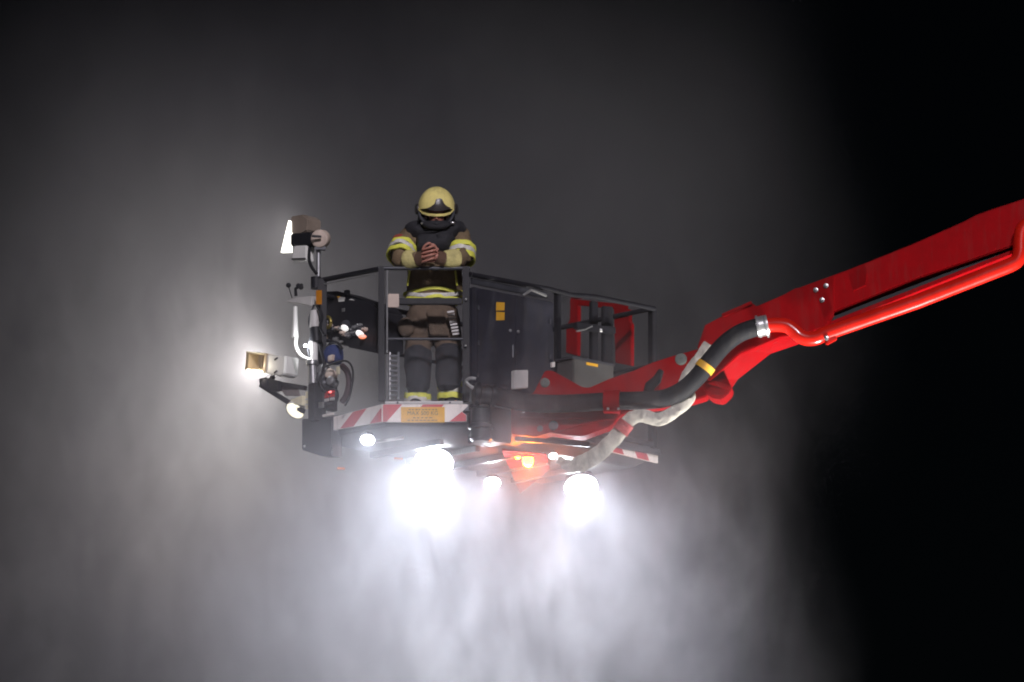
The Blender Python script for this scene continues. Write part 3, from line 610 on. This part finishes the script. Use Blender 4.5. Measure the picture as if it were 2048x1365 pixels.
# fingers, thumbs, nose and ears grown into the body mesh
hb_ = MB()
def finger(pts, r): hb_.tube(spline(pts, 3), [r * .9] + [r] * (3 * (len(pts) - 1) - 2) + [r * .88, r * .5], 10)
for j, (y, dx) in enumerate(((497, 2), (505, 0), (513, -1), (521, 1))):     # the right hand's fingers close over the left
    finger([P(843 + dx, y + 5, 39.985), P(845 + dx, y + 2.5, 39.94), P(855 + dx * .5, y - .5, 39.92), P(865 - abs(dx), y - 3.5, 39.918), P(873 - abs(dx) - j % 2, y - 5, 39.945)], .0098 - .0006 * (j == 3))
for j, y in enumerate((499, 507, 515, 523)):       # the left hand's fingers curl behind
    finger([P(876, y, 39.96), P(874, y - 1, 40.0), P(862, y, 40.025), P(850, y + 1, 40.02), P(845, y + 2, 40.0)], .0095)
finger([P(845, 503, 39.97), P(848, 494, 39.955), P(855, 488, 39.95), P(862, 486.5, 39.955)], .0108)
finger([P(874, 504, 39.975), P(871, 494, 39.97), P(865, 489.5, 39.965), P(858, 491, 39.97)], .0108)
hb_.ball(P(858, 509, 39.968), (.055, .035, .05), 16, 10)
hb_.tube([P(873, 434, 40.125), P(873, 441, 40.105), P(873, 446, 40.11)], [.008, .016, .012], 10)
for s_ in (-1, 1): hb_.ball(P(873 + s_ * 21, 432, 40.21), (.012, .03, .035), 10, 8)
for s_ in (-1, 1): hb_.ball(P(873 + s_ * 8.5, 433.5, 40.123), (.018, .014, .009), 10, 8)
tmp = hb_.build('hand_detail', SKIN, None, smooth=True)
bm = bmesh.new(); bm.from_mesh(body.data); bm.from_mesh(tmp.data); bm.to_mesh(body.data); bm.free()
bpy.data.objects.remove(tmp); body.data.shade_smooth()
for s_ in (-1, 1): MB().ball(P(873 + s_ * 8.5, 434, 40.114), (.012, .008, .006), 10, 8).build('eye', HELMD, man, smooth=True)
# jacket with sleeves
JJ = [(P(869, 606, 40.43), .27, .17), (wst, .26, .18), (chs, .23, .17), (P(872, 476, 40.31), .14, .12), (nk, .09),
      (shl, .105), (P(807, 500, 40.22), .112), (ell, .098), (P(820, 521, 40.06), .078), (wrl, .058), (P(843, 518, 39.985), .05),
      (shr, .105), (P(924, 500, 40.22), .108), (elr, .1), (P(908, 519, 40.05), .078), (wrr, .06), (P(880, 517, 39.985), .05)]
JB = [(0, 1), (1, 2), (2, 3), (3, 4), (3, 5), (5, 6), (6, 7), (7, 8), (8, 9), (9, 10), (3, 11), (11, 12), (12, 13), (13, 14), (14, 15), (15, 16)]
skin('jacket', JJ, JB, SUIT, man, 3, .017, 13)
TROU = mat('dark_trouser_fabric', (.12, .085, .06), .9, var=.3, scale=11, bump=.6, bscale=90, dirt=.4)  # darker tone than the jacket fabric
TT = [(P(866, 585, 40.42), .19, .13), (P(864, 640, 40.45), .25, .17), (P(838, 668, 40.45), .15), (knl, .095), (P(835, 775, 40.41), .088), (anl + UP * .03, .095),
      (P(894, 668, 40.45), .15), (knr, .098), (P(901, 775, 40.4), .09), (anr + UP * .03, .1)]
skin('trousers', TT, [(0, 1), (1, 2), (2, 3), (3, 4), (4, 5), (1, 6), (6, 7), (7, 8), (8, 9)], TROU, man, 3, .018, 12)
for a, t in ((anl, tol), (anr, tor)):
    skin('boot', [(a + UP * .08, .075), (a - UP * .02, .07), (a + (t - a) * .5 - UP * .02, .06), (t, .05, .045)], [(0, 1), (1, 2), (2, 3)], VEST, man, 2)
for kn, sg_ in ((knl, 0), (knr, 1)):               # dark reinforced knees
    kp = MB()
    prof = [(-.21, .06), (-.17, .098), (-.08, .108), (.02, .112), (.1, .116), (.15, .112), (.19, .07)]
    pts = [kn + UP * h + V((0, -.008, 0)) for h, r in prof]
    kp.tube(pts, [r for h, r in prof], 24, r2=[r * 1.0 for h, r in prof], up=V((0, 1, 0)))
    for i_, v_ in enumerate(kp.v): q_ = V(v_); kp.v[i_] = tuple(q_ + V((noise.noise(q_ * 9), noise.noise(q_ * 9 + V((3, 0, 0))), 0)) * .016)
    kp.build('knee_patch', SUITD, man, smooth=True)
def ring(c, d, r, hh, m, name='reflective_stripe', r2=None, wob=.011, seed=0):
    d = V(d).normalized(); mb = MB(); n = 36
    x = d.cross(V((0, 1, .01))).normalized(); y = d.cross(x); r2 = r2 or r; vs = []
    for h, e in ((-hh, -.012), (-hh, 0), (0, .003), (hh, 0), (hh, -.012)):
        for k in range(n):
            t = 2 * math.pi * k / n; q = e + wob * noise.noise(V((math.cos(t) * 2 + seed, math.sin(t) * 2, h * 4)))
            zz = wob * 1.6 * noise.noise(V((math.cos(t) * 1.7, math.sin(t) * 1.7, seed * 3.1)))
            vs.append(V(c) + d * (h + zz) + x * (math.cos(t) * (r + q)) + y * (math.sin(t) * (r2 + q)))
    mb.add(vs, [(i * n + k, i * n + (k + 1) % n, (i + 1) * n + (k + 1) % n, (i + 1) * n + k) for i in range(4) for k in range(n)])
    return mb.build(name, m, man, smooth=True)
for (sh, el, cx) in ((shl, ell, (803, 506)), (shr, elr, (923, 510))):
    c0 = P(cx[0], cx[1], 40.19); dv = (sh - el).normalized() if cx[0] < 860 else V((.05, .35, 1)).normalized()
    for j, (o_, h_, mm) in enumerate(((.052, .022, FLUO), (.008, .021, SILV), (-.037, .024, FLUO))):
        ring(c0 + dv * o_, dv, .118, h_, mm, seed=j + cx[0])
for j, (yy, mm, h_) in enumerate(((583, FLUO, .014), (590.5, SILV, .016), (598, FLUO, .014))):
    ring(P(869, yy + 5, 40.42), UP, .262, h_, mm, r2=.185, wob=.016, seed=j * 2.3)
for x0, x1 in ((819, 815), (911, 914)):            # upright tapes on the jacket front
    MB().tube([P(x0, 543, 40.2), P((x0 + x1) / 2, 556, 40.2), P(x1, 572, 40.21)], .03, 8, r2=.01).build('upright_tape', FLUO, man, smooth=True)
for an, yy, rr in ((anl, 803, .1), (anr, 783, .107)):
    cy_ = P(905 if an is anr else 835, yy, 40.4)
    for j, (o_, mm) in enumerate(((.045, FLUO), (0, SILV), (-.045, FLUO))): ring(V((an.x, an.y - .0, cy_.z + o_)), UP, rr + .012, .024, mm, 'trouser_stripe', seed=j + yy)
# striped tape and pocket on the thigh
for j in range(8):
    x = 901 + j * 1.55; y = 622 + j * 6.3
    MB().prism([P(x - 7, y + 1, 40.22), P(x + 7, y - 1, 40.23), P(x + 7.5, y + 2.6, 40.23), P(x - 6.5, y + 4.6, 40.22)], V((0, .02, 0))).build('tape_segment', LGREY, man)
MB().prism([P(853, 620, 40.25), P(888, 618, 40.25), P(898, 672, 40.26), P(860, 670, 40.25)], V((0, .05, 0))).build('thigh_pocket', TROU, man, bevel=.008)
tp = MB().ball(P(812, 655, 40.31), (.07, .04, .085), 18, 12)
for i_, v_ in enumerate(tp.v): q_ = V(v_); tp.v[i_] = tuple(q_ + V((noise.noise(q_ * 12), 0, noise.noise(q_ * 12 + V((4, 0, 0))))) * .016)
tp.build('hip_pouch', TROU, man, smooth=True)
for a_, b_ in (((818, 521), wrl), ((909, 519), wrr)):  # pale lower sleeves
    a3 = P(*a_, 40.055); d_ = b_ - a3
    MB().tube(spline([a3 - d_ * .25, a3 + d_ * .2, a3 + d_ * .6, a3 + d_ * .92], 3), [.08, .087, .088, .086, .083, .08, .076, .072, .068, .06], 20).build('lower_sleeve', mat('pale_sleeve_fabric', (.55, .48, .2), .85, var=.3, scale=18, bump=.6, bscale=70), man, smooth=True)
# harness vest, collar, shoulder straps
VV = [(P(872, 490, 40.24), .19, .15), (P(872, 470, 40.26), .19, .16), (P(872, 452, 40.27), .1, .1), (P(826, 464, 40.29), .1), (P(811, 470, 40.29), .088), (P(918, 465, 40.29), .1), (P(930, 471, 40.29), .09), (P(834, 487, 40.2), .1), (P(912, 486, 40.19), .11)]
skin('harness_vest', VV, [(0, 1), (1, 2), (1, 3), (3, 4), (1, 5), (5, 6), (0, 7), (0, 8)], VEST, man, 3, .014, 10)
MB().tube(spline([P(846, 441, 40.2), P(852, 450, 40.12), P(873, 454, 40.09), P(894, 450, 40.12), P(900, 441, 40.2)], 4), .03, 10).build('collar', VEST, man, smooth=True)
MB().tube([P(855, 446, 40.115), P(873, 449, 40.085), P(891, 446, 40.115)], [.02, .032, .02], 10).build('neck_scarf', VEST, man, smooth=True)
for p in ((846, 447), (905, 446)): MB().ball(P(*p, 40.12), (.022, .01, .012), 10, 6).build('chin_strap_buckle', ALU, man, smooth=True)
MB().ball(P(877, 474.5, 40.12), (.02, .012, .014), 12, 8).build('lamp_button', WHITE, man, smooth=True)
MB().tube([P(877, 480, 40.135), P(877, 470, 40.125)], .024, 12).build('radio_clip', VEST, man, smooth=True)
for x, y, mm in ((800, 473, RED),):
    pb = MB().ball(P(x - 1, y + 5, 40.2), (.06, .03, .042), 16, 10)
    pb.build('shoulder_patch', mat('dull_red_patch', (.26, .04, .03), .8, var=.3, scale=20), man, smooth=True)
# cuffs
for w_, h_ in ((wrl, hal), (wrr, har)):
    d_ = (h_ - w_).normalized(); MB().tube([w_ - d_ * .015, w_ + d_ * .05], [.063, .056], 18).build('cuff', mat('brown_cuff', (.1, .055, .035), .9), man, smooth=True)
# helmet
hc = P(873, 418, 40.2); HR = (.158, .17, .19)
hm_ = MB(); n, m_ = 40, 18; vs = []
for i in range(m_ + 1):
    ph = R_(96) * i / m_
    for k in range(n):
        t = 2 * math.pi * k / n
        ridge = .008 * math.exp(-(math.cos(t) / .09) ** 2) * math.sin(ph)
        rr = 1 + ridge / .16
        vs.append(hc + V((HR[0] * math.sin(ph) * math.cos(t) * rr, HR[1] * math.sin(ph) * math.sin(t) * rr, HR[2] * math.cos(ph) - (.012 if math.sin(t) < 0 else -.0) * math.sin(ph) * abs(math.sin(t)))))
hm_.add(vs, [(i * n + k, (i + 1) * n + k, (i + 1) * n + (k + 1) % n, i * n + (k + 1) % n) for i in range(m_) for k in range(n)])
he = hm_.build('helmet', HELM, man, smooth=True)
def onH(px, py, e=.004):                           # onto the helmet shell
    d = ray(px, py); o = CAM - hc; s3 = [x + e for x in HR]
    dn = V((d.x / s3[0], d.y / s3[1], d.z / s3[2])); on = V((o.x / s3[0], o.y / s3[1], o.z / s3[2]))
    A, B_, C_ = dn.dot(dn), 2 * dn.dot(on), on.dot(on) - 1; D = max(0, B_ * B_ - 4 * A * C_)
    return CAM + d * ((-B_ - math.sqrt(D)) / (2 * A))
def patch(pl, top, bot, name, m, e=.004, parent=he, nx=10):  # strip between two pixel curves laid on the shell
    mb = MB(); vs = []; fs = []
    N_ = len(top)
    for r_ in range(nx + 1):
        for i in range(N_):
            f = r_ / nx; x = top[i][0] * (1 - f) + bot[i][0] * f; y = top[i][1] * (1 - f) + bot[i][1] * f
            vs.append(onH(x, y, e))
    fs = [(r_ * N_ + i, r_ * N_ + i + 1, (r_ + 1) * N_ + i + 1, (r_ + 1) * N_ + i) for r_ in range(nx) for i in range(N_ - 1)]
    mb.add(vs, fs); mb.add([v - (v - hc).normalized() * .004 for v in vs], [f[::-1] for f in fs])
    return mb.build(name, m, parent, smooth=True)
patch(he, [(853, 417.5), (862, 413.5), (869, 408), (872, 399), (879, 397), (884, 398.5), (888, 407), (894, 413), (901, 416)], [(853.5, 418.5), (862, 421.2), (869, 422), (872, 422.2), (879, 422.4), (884, 422.2), (888, 421.6), (894, 420), (901.5, 417.5)], 'front_plate', HELMD, .013)
patch(he, [(836, 417), (845, 424), (856, 427.2), (873, 428.6), (890, 427.8), (901, 424.5), (909, 417)], [(837, 421), (845, 428.5), (856, 432), (873, 433.4), (890, 432.6), (901, 429), (908, 421)], 'brim', HELM, .012)
for s_ in (-1, 1):
    c_ = hc + V((s_ * .158, -.01, -.005))
    MB().lathe(c_, V((s_, -.25, 0)), [(0, .045), (.015, .045), (.022, .03)], 18).build('side_cap', HELMD, he, smooth=True)
    MB().tube(spline([c_ + V((-s_ * .01, -.05, -.02)), c_ + V((-s_ * .022, -.07, -.08)), c_ + V((-s_ * .05, -.08, -.13))], 4), .012, 8).build('chin_strap', DGREY, he, smooth=True)
MB().lathe(hc - UP * .02, -UP, [(0, .148), (.05, .15), (.11, .145), (.12, .1)], 28).build('neck_guard', VEST, he, smooth=True) if False else None
ng = MB(); vs = []
for h_ in (0, .06, .125):
    for k in range(25):
        t = R_(-25) + R_(230) * k / 24; vs.append(hc + V((math.cos(t) * (.15 + h_ * .1), math.sin(t) * .16, -.01 - h_)))
ng.add(vs, [(i * 25 + k, i * 25 + k + 1, (i + 1) * 25 + k + 1, (i + 1) * 25 + k) for i in range(2) for k in range(24)])
ng.build('neck_guard', VEST, he, smooth=True)

# ------------------------------------------------------------------ smoke
sm = MB().box((-.7, 41.8, 9.9), (5.2, 6.4, 5.5)).build('smoke', None); sm['kind'] = 'stuff'
mt = bpy.data.materials.new('smoke'); mt.use_nodes = True; nt = mt.node_tree; N = nt.nodes; N.clear()
out = N.new('ShaderNodeOutputMaterial'); vs = N.new('ShaderNodeVolumeScatter')
vs.inputs['Anisotropy'].default_value = 0; vs.inputs['Color'].default_value = (.93, .905, .97, 1)
vf = N.new('ShaderNodeVolumeScatter'); vf.inputs['Anisotropy'].default_value = .75; vf.inputs['Color'].default_value = (.93, .905, .97, 1)
ad = N.new('ShaderNodeAddShader'); nt.links.new(vs.outputs[0], ad.inputs[0]); nt.links.new(vf.outputs[0], ad.inputs[1])
nt.links.new(ad.outputs[0], out.inputs['Volume'])
tc = N.new('ShaderNodeTexCoord'); mp = N.new('ShaderNodeMapping'); mp.inputs['Rotation'].default_value = (0, R_(-42), 0); mp.inputs['Scale'].default_value = (1.25, 1.0, .68); mp.inputs['Location'].default_value = (3.1, 1.7, 0)
nt.links.new(tc.outputs['Object'], mp.inputs[0])
n1 = N.new('ShaderNodeTexNoise'); n1.inputs['Scale'].default_value = 1.45; n1.inputs['Detail'].default_value = 4; n1.inputs['Distortion'].default_value = .9; n1.inputs['Roughness'].default_value = .6
nt.links.new(mp.outputs[0], n1.inputs['Vector'])
sp = N.new('ShaderNodeSeparateXYZ'); nt.links.new(tc.outputs['Object'], sp.inputs[0])
def ss(src, a, b, lo, hi, it='SMOOTHSTEP'):
    m = N.new('ShaderNodeMapRange'); m.interpolation_type = it
    for i, x in enumerate((a, b, lo, hi)): m.inputs[i + 1].default_value = x
    nt.links.new(src, m.inputs[0]); return m.outputs[0]
def mul(a, b, op='MULTIPLY'):
    m = N.new('ShaderNodeMath'); m.operation = op
    for i, x in enumerate((a, b)):
        if isinstance(x, (int, float)): m.inputs[i].default_value = x
        else: nt.links.new(x, m.inputs[i])
    return m.outputs[0]
X, Y, Z = sp.outputs
n2 = N.new('ShaderNodeTexNoise'); n2.inputs['Scale'].default_value = .34; n2.inputs['Detail'].default_value = 1
nt.links.new(mp.outputs[0], n2.inputs['Vector'])
d = ss(n1.outputs[0], .43, .61, .1, 1.0)
d = mul(d, ss(n2.outputs[0], .3, .7, .35, 1.3))
calm = mul(ss(Z, 9.8, 12.4, 0, .85), ss(X, -1.8, -.4, .5, 0), 'MAXIMUM')                    # the smoke evens out as it rises
d = mul(mul(d, mul(1.0, calm, 'SUBTRACT')), mul(calm, .42), 'ADD')
xs = mul(X, mul(mul(n2.outputs[0], .5, 'SUBTRACT'), 2.6), 'ADD')
xs = mul(mul(xs, mul(mul(n1.outputs[0], .5, 'SUBTRACT'), 1.2), 'ADD'), 0.0, 'ADD')
up_ = ss(mul(X, mul(mul(n2.outputs[0], .5, 'SUBTRACT'), 3.0), 'ADD'), -1.8, 3.4, 1, 0)
lo_ = ss(xs, .05, 2.8, 1, 0); hz_ = ss(Z, 9.2, 10.8, 0, 1)
d = mul(d, mul(mul(up_, hz_), mul(lo_, mul(1.0, hz_, 'SUBTRACT')), 'ADD')); d = mul(d, ss(X, -5.9, -2.3, 0, 1))
low = mul(ss(Z, 9.3, 9.7, 1, 0), ss(Z, 7.9, 9.0, 2.1, 1.0))     # thick below the platform
low = mul(low, ss(X, -3.2, -.7, .14, 1))
back = mul(ss(Y, 41.2, 43.6, 0, 1.6), ss(Z, 7, 9.8, .4, 1))                     # and behind it, a thin veil round it
d = mul(d, mul(mul(mul(low, .7), back, 'MAXIMUM'), ss(Z, 9.6, 10.8, .16, .05), 'ADD'))
d = mul(d, ss(Y, 35.6, 38.6, 0, 1)); d = mul(d, ss(Y, 44.6, 48, 1, 0))
d = mul(d, ss(Z, 4.5, 6, 0, 1)); d = mul(d, ss(Z, 10, 15.3, 1, .0))
nt.links.new(mul(d, .19), vs.inputs['Density']); nt.links.new(mul(d, .06), vf.inputs['Density'])
mt.cycles.volume_sampling = 'EQUIANGULAR'
sm.data.materials.clear(); sm.data.materials.append(mt)

# ------------------------------------------------------------------ truck working lights on the ground, below the boom
for dx in (0, .5):
    spot('truck_work_light', (4.6 + dx, 38.9, 2.6), V((3.0, 39.9, 11.3)) - V((4.6 + dx, 38.9, 2.6)), 5500, 46, .9, (1, .97, .92), .12)
